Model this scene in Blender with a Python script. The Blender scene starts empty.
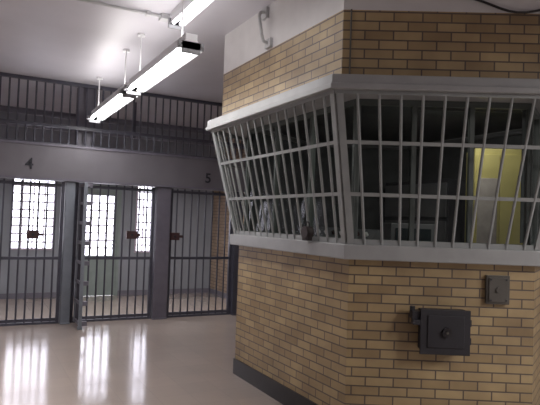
import bpy, bmesh, math
from mathutils import Vector, Matrix

scn = bpy.context.scene
scn.view_settings.view_transform = 'Standard'
scn.view_settings.look = 'None'
scn.view_settings.exposure = 0.05
scn.view_settings.gamma = 1.06

# ------------------------------------------------------------------ materials
def newmat(name):
    m = bpy.data.materials.new(name); m.use_nodes = True
    nt = m.node_tree
    return m, nt, nt.nodes['Principled BSDF']

def paint(name, col, rough=0.5, metal=0.0, var=0.12, scale=6.0, bump=0.0, spec=0.5):
    m, nt, b = newmat(name)
    tc = nt.nodes.new('ShaderNodeTexCoord')
    n = nt.nodes.new('ShaderNodeTexNoise'); n.inputs['Scale'].default_value = scale
    n.inputs['Detail'].default_value = 6
    nt.links.new(tc.outputs['Object'], n.inputs['Vector'])
    r = nt.nodes.new('ShaderNodeValToRGB')
    r.color_ramp.elements[0].position = 0.3; r.color_ramp.elements[1].position = 0.7
    r.color_ramp.elements[0].color = tuple(c*(1-var) for c in col)+(1,)
    r.color_ramp.elements[1].color = tuple(min(1, c*(1+var)) for c in col)+(1,)
    nt.links.new(n.outputs['Fac'], r.inputs['Fac'])
    nt.links.new(r.outputs['Color'], b.inputs['Base Color'])
    b.inputs['Roughness'].default_value = rough
    b.inputs['Metallic'].default_value = metal
    b.inputs['Specular IOR Level'].default_value = spec
    return m

def brick(name, c1, c2, mortar, rough=0.5):
    m, nt, b = newmat(name)
    tc = nt.nodes.new('ShaderNodeTexCoord')
    t = nt.nodes.new('ShaderNodeTexBrick')
    t.inputs['Scale'].default_value = 1.0
    t.inputs['Brick Width'].default_value = 0.205
    t.inputs['Row Height'].default_value = 0.068
    t.inputs['Mortar Size'].default_value = 0.006
    t.inputs['Mortar Smooth'].default_value = 0.3
    t.inputs['Bias'].default_value = -0.1
    t.inputs['Color1'].default_value = c1+(1,)
    t.inputs['Color2'].default_value = c2+(1,)
    t.inputs['Mortar'].default_value = mortar+(1,)
    nt.links.new(tc.outputs['UV'], t.inputs['Vector'])
    n = nt.nodes.new('ShaderNodeTexNoise'); n.inputs['Scale'].default_value = 3
    n.inputs['Detail'].default_value = 8
    nt.links.new(tc.outputs['UV'], n.inputs['Vector'])
    r = nt.nodes.new('ShaderNodeValToRGB')
    r.color_ramp.elements[0].position = 0.3; r.color_ramp.elements[1].position = 0.75
    r.color_ramp.elements[0].color = (.70, .66, .67, 1)
    r.color_ramp.elements[1].color = (1.12, 1.1, 1.08, 1)
    nt.links.new(n.outputs['Fac'], r.inputs['Fac'])
    mx = nt.nodes.new('ShaderNodeMix'); mx.data_type = 'RGBA'; mx.blend_type = 'MULTIPLY'
    mx.inputs[0].default_value = 1
    nt.links.new(t.outputs['Color'], mx.inputs[6]); nt.links.new(r.outputs['Color'], mx.inputs[7])
    nt.links.new(mx.outputs[2], b.inputs['Base Color'])
    bp = nt.nodes.new('ShaderNodeBump'); bp.inputs['Strength'].default_value = 0.4
    bp.inputs['Distance'].default_value = 0.004; bp.invert = True
    nt.links.new(t.outputs['Fac'], bp.inputs['Height'])
    nt.links.new(bp.outputs['Normal'], b.inputs['Normal'])
    b.inputs['Roughness'].default_value = rough
    return m

def emis(name, col, s):
    m, nt, b = newmat(name)
    b.inputs['Base Color'].default_value = (.9, .9, .9, 1)
    b.inputs['Emission Color'].default_value = col+(1,)
    b.inputs['Emission Strength'].default_value = s
    return m

def glass(name, tint, rough=0.03):
    m, nt, b = newmat(name)
    nt.nodes.remove(b)
    out = nt.nodes['Material Output']
    tr = nt.nodes.new('ShaderNodeBsdfTransparent'); tr.inputs[0].default_value = tint+(1,)
    gl = nt.nodes.new('ShaderNodeBsdfGlossy'); gl.inputs['Roughness'].default_value = rough
    fr = nt.nodes.new('ShaderNodeFresnel'); fr.inputs['IOR'].default_value = 1.5
    mx = nt.nodes.new('ShaderNodeMixShader')
    nt.links.new(fr.outputs[0], mx.inputs[0])
    nt.links.new(tr.outputs[0], mx.inputs[1]); nt.links.new(gl.outputs[0], mx.inputs[2])
    nt.links.new(mx.outputs[0], out.inputs['Surface'])
    return m

def floor_mat():
    m, nt, b = newmat('polished_linoleum')
    tc = nt.nodes.new('ShaderNodeTexCoord')
    t = nt.nodes.new('ShaderNodeTexBrick')
    t.offset = 0.0; t.inputs['Scale'].default_value = 1
    t.inputs['Brick Width'].default_value = .305; t.inputs['Row Height'].default_value = .305
    t.inputs['Mortar Size'].default_value = .002
    t.inputs['Color1'].default_value = (.37, .305, .27, 1)
    t.inputs['Color2'].default_value = (.35, .29, .26, 1)
    t.inputs['Mortar'].default_value = (.31, .26, .235, 1)
    nt.links.new(tc.outputs['UV'], t.inputs['Vector'])
    n = nt.nodes.new('ShaderNodeTexNoise'); n.inputs['Scale'].default_value = 1.2
    n.inputs['Detail'].default_value = 8
    nt.links.new(tc.outputs['UV'], n.inputs['Vector'])
    r = nt.nodes.new('ShaderNodeValToRGB')
    r.color_ramp.elements[0].color = (.85, .85, .86, 1); r.color_ramp.elements[1].color = (1.1, 1.1, 1.1, 1)
    nt.links.new(n.outputs['Fac'], r.inputs['Fac'])
    mx = nt.nodes.new('ShaderNodeMix'); mx.data_type = 'RGBA'; mx.blend_type = 'MULTIPLY'
    mx.inputs[0].default_value = 1
    nt.links.new(t.outputs['Color'], mx.inputs[6]); nt.links.new(r.outputs['Color'], mx.inputs[7])
    nt.links.new(mx.outputs[2], b.inputs['Base Color'])
    mr = nt.nodes.new('ShaderNodeMapRange')
    mr.inputs['To Min'].default_value = .07; mr.inputs['To Max'].default_value = .2
    nt.links.new(n.outputs['Fac'], mr.inputs['Value'])
    nt.links.new(mr.outputs[0], b.inputs['Roughness'])
    n2 = nt.nodes.new('ShaderNodeTexNoise'); n2.inputs['Scale'].default_value = 7
    nt.links.new(tc.outputs['UV'], n2.inputs['Vector'])
    bp = nt.nodes.new('ShaderNodeBump'); bp.inputs['Strength'].default_value = .08; bp.inputs['Distance'].default_value = .01
    nt.links.new(n2.outputs['Fac'], bp.inputs['Height']); nt.links.new(bp.outputs['Normal'], b.inputs['Normal'])
    b.inputs['Specular IOR Level'].default_value = 1.0
    return m

M = {}
M['brick'] = brick('glazed_tan_brick', (.47, .35, .185), (.32, .225, .115), (.12, .09, .075), .42)
M['brickr'] = brick('rear_brick', (.40, .30, .22), (.32, .24, .17), (.15, .11, .09), .6)
M['white'] = paint('white_wall_paint', (.70, .68, .68), .6, var=.05)
M['ceil'] = paint('ceiling_paint', (.58, .56, .61), .4, var=.06, scale=1.5)
M['wallg'] = paint('wall_grey_paint', (.31, .31, .33), .6, var=.08, scale=2)
M['rearw'] = paint('rear_wall_paint', (.235, .245, .28), .6, var=.08, scale=2)
M['ledge'] = paint('ledge_grey_steel', (.34, .34, .345), .4, var=.08)
M['bar'] = paint('booth_bar_paint', (.30, .31, .31), .4, var=.1)
M['gbar'] = paint('gate_bar_paint', (.065, .065, .09), .4, var=.15)
M['post'] = paint('post_paint', (.20, .22, .26), .45, var=.1)
M['postd'] = paint('post_paint_dark', (.14, .13, .165), .45, var=.1)
M['beam'] = paint('beam_paint', (.145, .135, .155), .5, var=.08, scale=3)
M['black'] = paint('black_vinyl', (.018, .015, .018), .35, var=.2)
M['text'] = paint('stencil_black', (.012, .012, .02), .6, var=.1)
M['box'] = paint('box_dark_steel', (.02, .018, .024), .55, var=.15)
M['plate'] = paint('plate_grey_brown', (.09, .08, .07), .45, var=.15)
M['lock'] = paint('lock_oxide_red', (.055, .024, .026), .5, var=.2)
M['brown'] = paint('lock_brown', (.025, .014, .014), .5, var=.2)
M['fix'] = paint('fixture_white_enamel', (.78, .78, .80), .35, var=.03)
M['fixd'] = paint('fixture_grey', (.30, .30, .32), .4, var=.05)
M['conduit'] = paint('conduit_off_white', (.52, .52, .53), .5, var=.06)
M['yellow'] = paint('yellow_enamel', (.68, .59, .22), .4, var=.08)
M['paper'] = paint('notice_paper', (.52, .46, .43), .8, var=.15, scale=12)
M['green'] = paint('door_grey_green', (.22, .26, .25), .5, var=.08)
M['mull'] = paint('booth_mullion_paint', (.085, .10, .095), .5, var=.08)
M['pink'] = paint('muntin_paint', (.45, .38, .46), .5, var=.05)
M['dark'] = paint('interior_dark', (.06, .06, .07), .6, var=.15)
M['shade'] = paint('blackout_panel', (.085, .09, .095), .7, var=.2)
M['grey'] = paint('equipment_grey', (.16, .16, .17), .5, var=.1)
M['screen'] = paint('crt_screen', (.02, .03, .035), .12, var=.1)
M['tube'] = emis('fluorescent_tube_glow', (1.0, .99, .98), 11)
M['tubedim'] = emis('fluorescent_tube_low', (.97, .96, 1.0), 2.5)
M['glass'] = glass('booth_glass', (.64, .68, .66), .1)
M['wglass'] = glass('window_glass', (.97, .97, 1.0))
M['floor'] = floor_mat()

# ------------------------------------------------------------------ builder
class B:
    def __init__(s):
        s.v = []; s.f = []; s.mi = []; s.mats = []; s.sm = []
    def m(s, mat):
        if mat not in s.mats: s.mats.append(mat)
        return s.mats.index(mat)
    def add(s, vs, fs, mat, smooth=False):
        o = len(s.v); i = s.m(mat)
        s.v += [Vector(p) for p in vs]
        for f in fs:
            s.f.append([o+k for k in f]); s.mi.append(i); s.sm.append(smooth)
    def box(s, lo, hi, mat, T=None):
        x0, y0, z0 = lo; x1, y1, z1 = hi
        vs = [Vector(p) for p in ((x0,y0,z0),(x1,y0,z0),(x1,y1,z0),(x0,y1,z0),(x0,y0,z1),(x1,y0,z1),(x1,y1,z1),(x0,y1,z1))]
        if T: vs = [T @ p for p in vs]
        s.add(vs, [(0,3,2,1),(4,5,6,7),(0,1,5,4),(1,2,6,5),(2,3,7,6),(3,0,4,7)], mat)
    def cyl(s, a, b, r, mat, n=10, r2=None):
        a = Vector(a); b = Vector(b); d = (b-a).normalized()
        u = d.orthogonal().normalized(); w = d.cross(u); r2 = r if r2 is None else r2
        vs = []
        for p, rr in ((a, r), (b, r2)):
            for k in range(n):
                t = 2*math.pi*k/n
                vs.append(p + u*math.cos(t)*rr + w*math.sin(t)*rr)
        s.add(vs, [(k, (k+1) % n, n+(k+1) % n, n+k) for k in range(n)], mat, True)
        s.add(vs, [tuple(reversed(range(n))), tuple(range(n, 2*n))], mat)
    def beamq(s, a, b, side, w, t, mat):
        a = Vector(a); b = Vector(b); d = (b-a).normalized(); side = Vector(side).normalized()
        nn = d.cross(side).normalized(); vs = []
        for p in (a, b):
            for i, j in ((-1,-1),(1,-1),(1,1),(-1,1)):
                vs.append(p + side*(i*w/2) + nn*(j*t/2))
        s.add(vs, [(0,3,2,1),(4,5,6,7),(0,1,5,4),(1,2,6,5),(2,3,7,6),(3,0,4,7)], mat)
    def tube(s, pts, r, mat, n=8):
        for a, b in zip(pts[:-1], pts[1:]): s.cyl(a, b, r, mat, n)
    def build(s, name, parent=None, origin=None, bevel=0):
        me = bpy.data.meshes.new(name)
        o0 = Vector(origin) if origin else Vector((0,0,0))
        me.from_pydata([p-o0 for p in s.v], [], s.f)
        for mt in s.mats: me.materials.append(M[mt])
        me.uv_layers.new(name='UVMap')
        for i, p in enumerate(me.polygons):
            p.material_index = s.mi[i]; p.use_smooth = s.sm[i]
        me.update()
        bm = bmesh.new(); bm.from_mesh(me)
        bmesh.ops.recalc_face_normals(bm, faces=bm.faces)
        bm.to_mesh(me); bm.free(); me.update()
        uv = me.uv_layers[0]
        for p in me.polygons:
            nrm = p.normal
            for li in p.loop_indices:
                c = me.vertices[me.loops[li].vertex_index].co + o0
                if abs(nrm.z) > .8: uv.data[li].uv = (c.x, c.y)
                else:
                    t = Vector((-nrm.y, nrm.x, 0)).normalized()
                    uv.data[li].uv = (c.dot(t)+20, c.z)
        ob = bpy.data.objects.new(name, me); scn.collection.objects.link(ob)
        ob.location = o0
        if parent:
            ob.parent = parent
            ob.location = o0 - parent.location
        if bevel:
            md = ob.modifiers.new('bevel', 'BEVEL'); md.width = bevel; md.segments = 2
            md.limit_method = 'ANGLE'; md.angle_limit = math.radians(50)
        return ob

def empty(name, loc=(0,0,0)):
    e = bpy.data.objects.new(name, None); e.location = loc
    e.empty_display_size = .2; scn.collection.objects.link(e); return e

# ------------------------------------------------------------------ room shell
XL, XR, YB, YF, H = -3.5, 7.0, -3.5, 11.4, 3.56
b = B(); b.box((XL-.2, YB-.2, -.15), (XR+.2, YF+.3, 0), 'floor'); b.build('floor')
b = B(); b.box((XL-.2, YB-.2, H), (XR+.2, YF+.3, H+.15), 'ceil'); b.build('ceiling')
b = B(); b.box((XL-.2, YB-.2, 0), (XL, YF+.3, H), 'wallg'); b.build('wall_left')
b = B(); b.box((XR, YB-.2, 0), (XR+.2, YF+.3, H), 'wallg'); b.build('wall_right')
b = B(); b.box((XL, YB-.2, 0), (XR, YB, H), 'wallg'); b.build('wall_front')

wins = [(-2.6, -1.85, .9, 2.26), (-1.0, -.25, .9, 2.26), (.64, 1.42, .9, 2.26), (2.96, 3.46, .86, 2.26)]
door = (1.86, 2.66, 0.0, 2.2)
def wall_holes(name, x0, x1, y0, y1, holes, mat):
    b = B()
    xs = sorted({x0, x1} | {h[0] for h in holes} | {h[1] for h in holes})
    for a, c in zip(xs[:-1], xs[1:]):
        mid = (a+c)/2; hs = [h for h in holes if h[0] < mid < h[1]]
        if not hs: b.box((a, y0, 0), (c, y1, H), mat)
        else:
            h = hs[0]
            if h[2] > 0: b.box((a, y0, 0), (c, y1, h[2]), mat)
            b.box((a, y0, h[3]), (c, y1, H), mat)
    return b.build(name)
wall_holes('wall_back', XL, XR, YF, YF+.2, wins+[door], 'rearw')

def window(name, x0, x1, z0, z1, nx, nz):
    b = B(); y0, y1 = YF-.02, YF+.1
    f = .035
    b.box((x0, y0, z0), (x0+f, y1, z1), 'pink'); b.box((x1-f, y0, z0), (x1, y1, z1), 'pink')
    b.box((x0+f, y0, z0), (x1-f, y1, z0+f), 'pink'); b.box((x0+f, y0, z1-f), (x1-f, y1, z1), 'pink')
    for i in range(1, nx):
        x = x0+(x1-x0)*i/nx; b.box((x-.010, y0+.03, z0+f), (x+.010, y0+.07, z1-f), 'pink')
    for i in range(1, nz):
        z = z0+(z1-z0)*i/nz; b.box((x0+f, y0+.035, z-.013), (x1-f, y0+.065, z+.013), 'pink')
    b.box((x0+f, y0+.048, z0+f), (x1-f, y0+.052, z1-f), 'wglass')
    b.build(name, origin=((x0+x1)/2, YF, z0))
for i, w in enumerate(wins): window('window_%d' % (i+1), *w, 4 if i < 3 else 3, 9)
b = B(); x0, x1, z0, z1 = door; y0 = YF+.02
b.box((x0, YF, 0), (x0+.05, YF+.15, z1), 'green'); b.box((x1-.05, YF, 0), (x1, YF+.15, z1), 'green')
b.box((x0+.05, YF, z1-.05), (x1-.05, YF+.15, z1), 'green')
wx0, wx1, wz0, wz1 = 1.96, 2.53, .80, 1.99
b.box((x0+.05, y0, 0.005), (wx0, y0+.05, z1-.05), 'green'); b.box((wx1, y0, 0.005), (x1-.05, y0+.05, z1-.05), 'green')
b.box((wx0, y0, 0.005), (wx1, y0+.05, wz0), 'green'); b.box((wx0, y0, wz1), (wx1, y0+.05, z1-.05), 'green')
b.box((wx0+.04, y0-.01, .2), (wx1-.04, y0, .65), 'green')
for i in range(1, 4):
    x = wx0+(wx1-wx0)*i/4; b.box((x-.010, y0+.01, wz0), (x+.010, y0+.04, wz1), 'pink')
for i in range(1, 8):
    z = wz0+(wz1-wz0)*i/8; b.box((wx0, y0+.01, z-.013), (wx1, y0+.04, z+.013), 'pink')
b.box((wx0, y0+.022, wz0), (wx1, y0+.026, wz1), 'wglass')
b.cyl((2.57, y0-.05, 1.02), (2.57, y0, 1.02), .02, 'fixd'); b.cyl((2.57, y0-.05, 1.02), (2.49, y0-.05, 1.02), .012, 'fixd')
b.build('door_1', origin=(2.27, YF, 0))
b = B(); b.box((4.65, 8.95, 0), (4.85, YF-.0, H), 'brickr'); b.build('wall_partition')
b = B()
for a, c in ((XL, 1.86), (2.66, 4.65)): b.box((a, YF-.015, 0), (c, YF, .10), 'postd')
b.build('baseboard_back')
b = B(); b.box((4.635, 8.95, 0), (4.65, YF-.015, .10), 'postd'); b.build('baseboard_partition')

# ------------------------------------------------------------------ gate partition (plane Y = GY)
GY = 8.72; ZB0, ZB1 = 2.08, 2.60
b = B(); b.box((XL, GY-.13, ZB0), (XR, GY+.13, ZB1), 'beam')
b.box((XL, GY-.145, ZB0), (XR, GY-.13, ZB0+.03), 'postd'); b.box((XL, GY-.145, ZB1-.03), (XR, GY-.13, ZB1), 'postd')
beam = b.build('gate_header_beam', origin=(1.7, GY, ZB0))
def numeral(txt, x, z, size):
    cu = bpy.data.curves.new('numeral_'+txt, 'FONT'); cu.body = txt; cu.size = size
    cu.extrude = .003; cu.align_x = 'CENTER'; cu.align_y = 'CENTER'; cu.offset = .004
    ob = bpy.data.objects.new('numeral_'+txt, cu); scn.collection.objects.link(ob)
    cu.materials.append(M['text'])
    ob.rotation_euler = (math.pi/2, 0, 0)
    ob.parent = beam; ob.location = Vector((x, GY-.134, z)) - beam.location
numeral('4', .69, 2.29, .22); numeral('5', 3.40, 2.26, .22)

def post(name, x0, x1, mat, d=.1):
    b = B(); b.box((x0, GY-d, 0), (x1, GY+d, ZB0-.002), mat)
    b.box((x0-.005, GY-d-.03, 0), (x1+.005, GY+d+.03, .02), mat)
    b.build(name, origin=((x0+x1)/2, GY, 0), bevel=.008)
post('steel_post', 1.205, 1.335, 'post'); post('steel_post', 2.57, 2.80, 'postd')
post('steel_post', 3.93, 4.06, 'gbar'); post('steel_post', -.72, -.55, 'post'); post('steel_post', 5.6, 5.75, 'post')

def gate(name, x0, x1, lock=None, rails=(.06, .95, 2.02), sp=.118, mat='gbar'):
    b = B(); n = max(1, round((x1-x0)/sp))
    b.box((x0, GY-.025, .03), (x0+.045, GY+.025, ZB0-.01), mat)
    b.box((x1-.045, GY-.025, .03), (x1, GY+.025, ZB0-.01), mat)
    for z in rails: b.box((x0+.045, GY-.012, z-.022), (x1-.045, GY+.012, z+.022), mat)
    for i in range(1, n):
        x = x0+(x1-x0)*i/n; b.cyl((x, GY, .03), (x, GY, ZB0-.01), .0135, mat, 8)
    b.box((x0, GY-.03, 0), (x1, GY+.03, .03), mat)
    if lock:
        lx, lz = lock
        b.box((lx-.08, GY-.05, lz-.06), (lx+.08, GY+.04, lz+.06), 'lock')
        b.cyl((lx, GY-.06, lz), (lx, GY-.05, lz), .02, 'box')
        b.box((lx+.08, GY-.03, lz-.02), (lx+.14, GY+.02, lz+.02), 'lock')
    b.build(name, origin=((x0+x1)/2, GY, 0))
gate('barred_gate', -.54, 1.195, (.79, 1.29))
gate('barred_gate', 1.345, 2.56, (2.21, 1.31))
gate('barred_gate', 2.81, 3.92, (2.90, 1.30))
gate('barred_gate', 4.07, 5.59)
gate('barred_gate', -3.48, -.73)
gate('barred_gate', 5.76, 6.98)
b = B(); lx = 1.40; ya, yb = GY-.60, GY-.14
b.box((lx-.022, ya, .04), (lx+.022, ya+.045, 2.05), 'post'); b.box((lx-.022, yb-.045, .04), (lx+.022, yb, 2.05), 'post')
for z in (.08, .36, .64, .92, 1.2, 1.48, 1.76, 2.02):
    b.box((lx-.02, ya+.045, z-.022), (lx+.02, yb-.045, z+.022), 'postd')
    b.box((lx+.022, ya, z-.03), (lx+.09, ya+.045, z+.03), 'postd')
for i in range(1, 4):
    y = ya+(yb-ya)*i/4; b.cyl((lx, y, .05), (lx, y, 2.04), .011, 'gbar', 8)
b.cyl((lx, yb, .3), (lx, GY-.035, .3), .016, 'post'); b.cyl((lx, yb, 1.8), (lx, GY-.035, 1.8), .016, 'post')
b.box((lx-.03, ya, 0), (lx+.03, ya+.06, .04), 'post')
b.build('open_gate_leaf', origin=(lx, GY-.45, 0))
b = B(); n = round((XR-XL)/.118)
for i in range(1, n):
    x = XL+(XR-XL)*i/n; b.cyl((x, GY, ZB1+.002), (x, GY, H-.002), .0135, 'gbar', 8)
b.box((XL, GY-.012, 2.86), (XR, GY+.012, 2.91), 'gbar')
b.box((XL, GY-.03, H-.05), (XR, GY+.03, H-.002), 'gbar')
b.box((XL, GY-.03, ZB1+.002), (XR, GY+.03, ZB1+.03), 'gbar')
b.build('transom_grille', origin=(1.7, GY, ZB1))
b = B(); b.box((1.36, GY+.14, ZB1), (1.62, GY+.36, H-.002), 'postd'); b.box((1.30, GY+.135, ZB1-.1), (1.68, GY+.4, ZB1), 'postd')
b.build('steel_hanger_column', origin=(1.5, GY+.25, ZB1))
b = B()
b.cyl((XL, 9.6, 3.2), (4.65, 9.6, 3.2), .05, 'postd', 12); b.cyl((XL, 9.6, 2.98), (4.65, 9.6, 2.98), .035, 'postd', 12)
for x in (-2, .2, 2.4, 4.2): b.box((x-.02, 9.55, 2.94), (x+.02, 9.65, H-.002), 'gbar')
b.build('overhead_pipes', origin=(0, 9.6, 3.2))

# ------------------------------------------------------------------ control booth
P = [Vector(p) for p in ((2.496, 5.355), (2.496, 3.407), (3.674, 2.727), (4.852, 3.407), (4.852, 5.355), (3.674, 6.035))]
N = 6
def nrm(i):
    d = (P[(i+1) % N]-P[i]).normalized(); return Vector((d.y, -d.x)) * 1.0
cen = sum(P, Vector((0, 0)))/N
def on(i):
    n = nrm(i); mid = (P[i]+P[(i+1) % N])/2
    return n if (mid-cen).dot(n) > 0 else -n
def off(d):
    res = []
    for i in range(N):
        n1 = on((i-1) % N); n2 = on(i); bis = (n1+n2).normalized()
        res.append(P[i]+bis*(d/bis.dot(n2)))
    return res
def ring(b, d0, d1, z0, z1, mat, d1t=None):
    I = off(d0); O = off(d1); OT = off(d1 if d1t is None else d1t)
    for i in range(N):
        j = (i+1) % N
        vs = [(I[i].x, I[i].y, z0), (I[j].x, I[j].y, z0), (O[j].x, O[j].y, z0), (O[i].x, O[i].y, z0),
              (I[i].x, I[i].y, z1), (I[j].x, I[j].y, z1), (OT[j].x, OT[j].y, z1), (OT[i].x, OT[i].y, z1)]
        b.add(vs, [(0,1,2,3), (4,7,6,5), (3,2,6,7), (0,4,5,1)], mat)
def plate(b, d, z0, z1, mat):
    O = off(d); vs = [(p.x, p.y, z0) for p in O]+[(p.x, p.y, z1) for p in O]
    b.add(vs, [tuple(range(N)), tuple(range(2*N-1, N-1, -1))]+[(i, (i+1) % N, N+(i+1) % N, N+i) for i in range(N)], mat)
booth = empty('control_booth', (cen.x, cen.y, 0))
b = B(); ring(b, -.2, 0, 0, 1.34, 'brick'); b.build('brick_wall_lower', booth)
b = B(); ring(b, 0, .014, 0, .16, 'black'); b.build('cove_base', booth)
b = B(); ring(b, -.24, .085, 1.34, 1.45, 'ledge'); b.build('sill_ledge', booth, bevel=.008)
b = B(); ring(b, -.1, .33, 2.55, 2.64, 'ledge'); ring(b, .30, .345, 2.535, 2.575, 'ledge'); b.build('head_ledge', booth, bevel=.006)
b = B(); ring(b, 0, .2, 2.64, 3.14, 'brick'); b.build('brick_wall_upper', booth)
b = B(); ring(b, 0, .2, 3.14, H, 'white'); b.build('white_wall_upper', booth)
b = B(); plate(b, -.1, 2.60, 2.64, 'shade'); b.build('booth_ceiling', booth)
b = B(); plate(b, -.2, 0.0, .03, 'dark'); b.build('booth_floor', booth)
Z0, Z1 = 1.45, 2.55; D0, D1 = .045, .29
def V3(p, z): return Vector((p.x, p.y, z))
L0 = off(D0); L1 = off(D1)
b = B()
for i in range(N):
    j = (i+1) % N; ln = (P[j]-P[i]).length; n = round(ln/.122)
    a0, c0, a1, c1 = V3(L0[i], Z0), V3(L0[j], Z0), V3(L1[i], Z1), V3(L1[j], Z1)
    for k in range(1, n):
        t = k/n; b.cyl(a0.lerp(c0, t), a1.lerp(c1, t), .0105, 'bar', 8)
    side = V3(P[j]-P[i], 0).normalized()
    for t in (1/3, 2/3):
        q0 = a0.lerp(a1, t); q1 = c0.lerp(c1, t)
        up = (a1-a0).normalized(); b.beamq(q0, q1, up, .026, .012, 'bar')
    b.beamq(a0+side*.03, a1+side*.03, side, .05, .02, 'bar')
    b.beamq(c0-side*.03, c1-side*.03, side, .05, .02, 'bar')
    b.beamq(a0+Vector((0,0,.02)), c0+Vector((0,0,.02)), (0,0,1), .04, .012, 'bar')
    b.beamq(a1-Vector((0,0,.02)), c1-Vector((0,0,.02)), (0,0,1), .04, .012, 'bar')
b.build('window_bars', booth)
G = off(-.06); b = B(); g = B(); sp = B()
for i in range(N):
    j = (i+1) % N; d = (G[j]-G[i]); ln = d.length; dn = d.normalized(); s3 = V3(dn, 0)
    nm = 3
    for k in range(nm+1):
        p = G[i]+d*(k/nm)
        b.beamq(V3(p, 1.45), V3(p, 2.6), s3, .035, .045, 'mull')
    b.beamq(V3(G[i], 1.47), V3(G[j], 1.47), (0,0,1), .04, .05, 'mull')
    b.beamq(V3(G[i], 2.53), V3(G[j], 2.53), (0,0,1), .05, .05, 'mull')
    g.add([V3(G[i], 1.45), V3(G[j], 1.45), V3(G[j], 2.58), V3(G[i], 2.58)], [(0,1,2,3)], 'glass')
    if i in (2, 3, 4, 5):   # dark panels added on the far sides to keep the interior dark
        q = -V3(on(i), 0)*.05
        sp.add([V3(G[i], 1.5)+q, V3(G[j], 1.5)+q, V3(G[j], 2.56)+q, V3(G[i], 2.56)+q], [(0,1,2,3)], 'shade')
        sp.cyl(V3(G[i], 2.56)+q*1.4, V3(G[j], 2.56)+q*1.4, .025, 'grey')
b.build('window_frames', booth); g.build('glazing', booth); sp.build('added_dark_panels', booth)  # last one holds the added panels that block the view through
b = B(); X = 2.296
b.tube([(X, 4.50, 3.50), (X-.07, 4.50, 3.49), (X-.09, 4.48, 3.44), (X-.09, 4.42, 3.26), (X-.07, 4.42, 3.20), (X, 4.42, 3.19)], .015, 'conduit')
b.box((X-.03, 4.46, 3.44), (X, 4.56, 3.54), 'conduit'); b.box((X-.03, 4.37, 3.15), (X, 4.47, 3.23), 'conduit')
b.build('conduit_hook', booth)
A = P[1]; R = (P[2]-P[1]).normalized(); Nn = on(1)
def RF(s, o, z): p = A+R*s+Nn*o; return Vector((p.x, p.y, z))
T = Matrix(((R.x, Nn.x, 0, A.x), (R.y, Nn.y, 0, A.y), (0, 0, 1, 0), (0, 0, 0, 1)))
b = B()
b.box((.52, 0, .71), (.85, .12, 1.0), 'box', T)
b.box((.505, .12, .69), (.86, .14, 1.01), 'box', T)
b.box((.555, .14, .74), (.815, .148, .97), 'box', T)
b.box((.45, .02, .93), (.52, .12, .99), 'box', T)
b.cyl(RF(.46, .07, .985), RF(.46, .07, 1.02), .02, 'box')
b.box((.445, .10, .90), (.50, .16, .935), 'box', T)
b.cyl(RF(.69, .148, .85), RF(.69, .165, .85), .035, 'black', 20)
b.cyl(RF(.69, .165, .85), RF(.69, .172, .85), .010, 'plate', 12)
b.box((.85, .03, .76), (.88, .10, .81), 'box', T); b.box((.85, .03, .89), (.88, .10, .94), 'box', T)
b.build('electrical_junction_box', origin=RF(.69, 0, .71), bevel=.006)
b = B()
b.box((1.0, 0, 1.05), (1.17, .035, 1.26), 'plate', T); b.box((1.015, .035, 1.065), (1.155, .045, 1.245), 'plate', T)
for s, z in ((1.03, 1.08), (1.14, 1.08), (1.03, 1.23), (1.14, 1.23)): b.cyl(RF(s, .045, z), RF(s, .05, z), .007, 'box')
b.cyl(RF(1.085, .045, 1.155), RF(1.085, .055, 1.155), .02, 'plate', 14)
b.build('intercom_plate', origin=RF(1.08, 0, 1.05), bevel=.004)
b = B()
pts = [RF(.75+.06*k, .215, 3.24-.075*math.sin(k/12*math.pi)**2-.004*k) for k in range(12)]
b.tube(pts, .009, 'black'); b.build('wall_cable', booth)
b = B()
b.tube([RF(-.06, .210, 2.64), RF(-.06, .210, 3.14)], .006, 'plate'); b.build('corner_wire', booth)
b = B(); c = Vector((2.385, 3.83, 1.52))
b.cyl(c-Vector((.03, 0, 0)), c+Vector((.03, 0, 0)), .05, 'brown', 20)
b.box((c.x-.022, c.y-.04, c.z-.066), (c.x+.022, c.y+.04, c.z-.02), 'brown')
sh = [c+Vector((0, .028*math.cos(a), .04+.045*math.sin(a)**.6)) for a in [math.pi*k/8 for k in range(9)]]
b.tube(sh, .006, 'box'); b.build('padlock', booth)

# interior of booth
def rotT(x, y, deg): return Matrix.Translation((x, y, 0)) @ Matrix.Rotation(math.radians(deg), 4, 'Z')
LX, LY = 3.95, 3.34
T = rotT(LX, LY, -34); b = B()
b.box((-.20, -.15, .03), (.20, .15, 2.27), 'yellow', T)
b.box((-.19, -.165, .08), (-.004, -.15, 2.22), 'yellow', T); b.box((.004, -.165, .08), (.19, -.15, 2.22), 'yellow', T)
b.box((-.18, -.17, 1.3), (-.02, -.165, 2.02), 'paper', T)
b.box((.02, -.185, 1.2), (.035, -.165, 1.4), 'fixd', T)
b.build('storage_locker', origin=(LX, LY, 0), bevel=.004)
b = B(); T = rotT(3.45, 4.85, 0)
b.box((-.3, -.6, .03), (.3, .6, 1.25), 'dark', T)
b.add([T @ Vector(p) for p in ((-.3,-.6,1.25),(.3,-.6,1.25),(.3,.6,1.25),(-.3,.6,1.25),(.0,-.6,1.55),(.3,-.6,1.55),(.3,.6,1.55),(.0,.6,1.55))],
      [(0,1,5,4),(2,3,7,6),(4,5,6,7),(0,4,7,3),(1,2,6,5)], 'grey')
for k in range(8):
    for q in range(3):
        y = -.5+.14*k; b.cyl(T @ Vector((-.22+.08*q, y, 1.33+.08*q)), T @ Vector((-.24+.08*q, y, 1.36+.08*q)), .018, 'lock' if (k+q) % 3 == 0 else 'fix')
b.build('control_console', origin=(3.45, 4.85, 0))
b = B(); T = rotT(3.35, 3.72, -28)
b.box((-.2, -.16, 1.27), (.2, .2, 1.3), 'dark', T); b.box((-.19, -.15, 1.3), (.19, .2, 1.62), 'grey', T)
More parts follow.
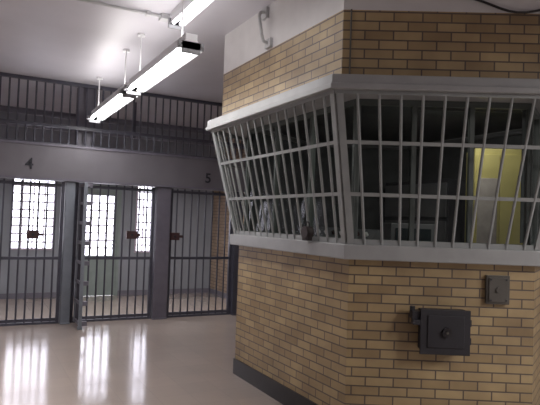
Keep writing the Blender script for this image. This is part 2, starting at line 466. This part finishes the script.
b.box((-.15, -.16, 1.34), (.15, -.15, 1.58), 'screen', T)
b.box((-.17, -.13, .03), (.17, .17, 1.27), 'dark', T)
b.build('monitor_cabinet', origin=(3.35, 3.72, 0), bevel=.006)
b = B(); b.box((4.3, 4.2, .03), (4.55, 5.2, 2.1), 'dark')
for z in (.5, .9, 1.3, 1.7): b.box((4.285, 4.22, z), (4.3, 5.18, z+.36), 'grey')
b.build('file_cabinet', origin=(4.45, 4.7, 0), bevel=.004)
b = B(); T = Matrix(((R.x, Nn.x, 0, A.x), (R.y, Nn.y, 0, A.y), (0, 0, 1, 0), (0, 0, 0, 1)))
tl = empty('added_booth_lamp', RF(.85, -.2, 2.56))  # added lamp behind the window head, brightens the locker and interior
b.box((.5, -.16, 2.50), (1.2, -.145, 2.60), 'grey', T); b.box((.5, -.26, 2.585), (1.2, -.16, 2.60), 'grey', T)
b.build('housing', tl)
b = B(); b.cyl(RF(.53, -.2, 2.56), RF(1.17, -.2, 2.56), .014, 'tubedim', 10); b.build('tube', tl)
la = bpy.data.lights.new('lamp', 'AREA'); la.shape = 'RECTANGLE'; la.size = .6; la.size_y = .06; la.energy = 4
la.color = (1, .95, .88)
o = bpy.data.objects.new('lamp', la); scn.collection.objects.link(o); o.parent = tl; o.location = (0, 0, -.025)
o.rotation_euler = (math.radians(35), 0, math.radians(-30))

# ------------------------------------------------------------------ fluorescent fixtures
def area(parent, sx, sy, e, loc, col=(1.0, .96, .925), spread=180, rot=None):
    la = bpy.data.lights.new('lamp', 'AREA'); la.shape = 'RECTANGLE'; la.size = sx; la.size_y = sy
    la.energy = e; la.color = col; la.spread = math.radians(spread)
    o = bpy.data.objects.new('lamp', la); scn.collection.objects.link(o); o.parent = parent; o.location = loc
    if rot: o.rotation_euler = rot
def fixture(name, x, y0, y1, z, hang=True, power=40, tube='tube', wing=.11, ts=.05, spread=180, added_uplight=0):
    e = empty(name, (x, (y0+y1)/2, z))
    b = B()
    b.box((x-.05, y0, z+.05), (x+.05, y1, z+.128), 'fix')
    for s in (-1, 1):
        xi, xo = x+s*.05, x+s*wing
        vs = [(xi,y0,z+.06),(xo,y0,z+.0),(xo,y0,z+.012),(xi,y0,z+.075),(xi,y1,z+.06),(xo,y1,z+.0),(xo,y1,z+.012),(xi,y1,z+.075)]
        b.add(vs, [(0,1,2,3),(4,7,6,5),(0,4,5,1),(3,2,6,7),(1,5,6,2),(0,3,7,4)], 'fix')
    for yy in (y0, y1-.02):
        b.box((x-wing, yy, z-.0), (x+wing, yy+.02, z+.06), 'fixd')
        b.box((x-.08, yy-.0, z-.035), (x+.08, yy+.02, z+.06), 'fixd')
    if hang:
        for yy in (y0+.25, y1-.25):
            b.cyl((x, yy, z+.13), (x, yy, H-.002), .008, 'fix'); b.cyl((x, yy, H-.03), (x, yy, H-.002), .04, 'fix', 14)
    b.build('housing', e)
    t = B()
    for s in (-ts, ts):
        t.cyl((x+s, y0+.04, z+.015), (x+s, y1-.04, z+.015), .019, tube, 12)
    t.build('tubes', e)
    L = y1-y0-.1
    if power: area(e, .18, L, power, (0, 0, -.03), spread=spread)
    if added_uplight: area(e, .09, L, added_uplight, (0, 0, .14), rot=(math.pi, 0, 0))  # added upward lamp, imitates the glare on the ceiling
    return e
fixture('added_fill_light', 1.52, 4.32, 6.18, 2.98, power=8, added_uplight=6)
fixture('added_fill_light', 1.52, 6.35, 8.40, 2.98, power=14, added_uplight=8)
fixture('added_fill_light', 1.64, 3.1, 5.12, H-.13, hang=False, power=5, tube='tubedim', wing=.07, ts=.035)
fixture('added_fill_light', -1.2, 4.2, 6.2, 2.98, power=72, spread=105, added_uplight=14)  # added fixture out of view, brightens the floor on the left
fixture('added_fill_light', 3.9, -1.8, .2, 2.98, power=74)  # added fixture behind the camera, lights the booth's right face
fixture('added_fill_light', 5.3, -1.6, .4, 2.98, power=74)  # second unseen fixture added for the same booth face
for x in (-.2, 2.0, 3.6):
    fixture('added_rear_fill', x, GY+.15, GY+.55, 2.34, hang=False, power=24, wing=.1)  # added fixtures hidden behind the beam, brighten the rear corridor
b = B(); b.cyl((-2.5, 5.25, H-.02), (1.56, 5.25, H-.02), .014, 'conduit')
for x in (-2, -.8, .4, 1.4): b.box((x-.02, 5.22, H-.04), (x+.02, 5.28, H-.002), 'conduit')
b.box((1.52, 5.2, H-.05), (1.60, 5.3, H-.002), 'conduit')
b.build('ceiling_conduit', origin=(0, 5.25, H))

# ------------------------------------------------------------------ world (daylight outside)
w = bpy.data.worlds.new('daylight'); scn.world = w; w.use_nodes = True
bg = w.node_tree.nodes['Background']; bg.inputs[0].default_value = (.93, .92, 1, 1); bg.inputs[1].default_value = 6

# ------------------------------------------------------------------ camera
cam = bpy.data.cameras.new('camera'); co = bpy.data.objects.new('camera', cam); scn.collection.objects.link(co)
cam.sensor_width = 36; cam.lens = 36*560/540; cam.clip_start = .05
co.matrix_world = Matrix.Translation((0, 0, 1.6)) @ Matrix.Rotation(math.radians(-28), 4, 'Z') @ \
    Matrix.Rotation(math.radians(90+1.9), 4, 'X') @ Matrix.Rotation(math.radians(2.0), 4, 'Z')
scn.camera = co
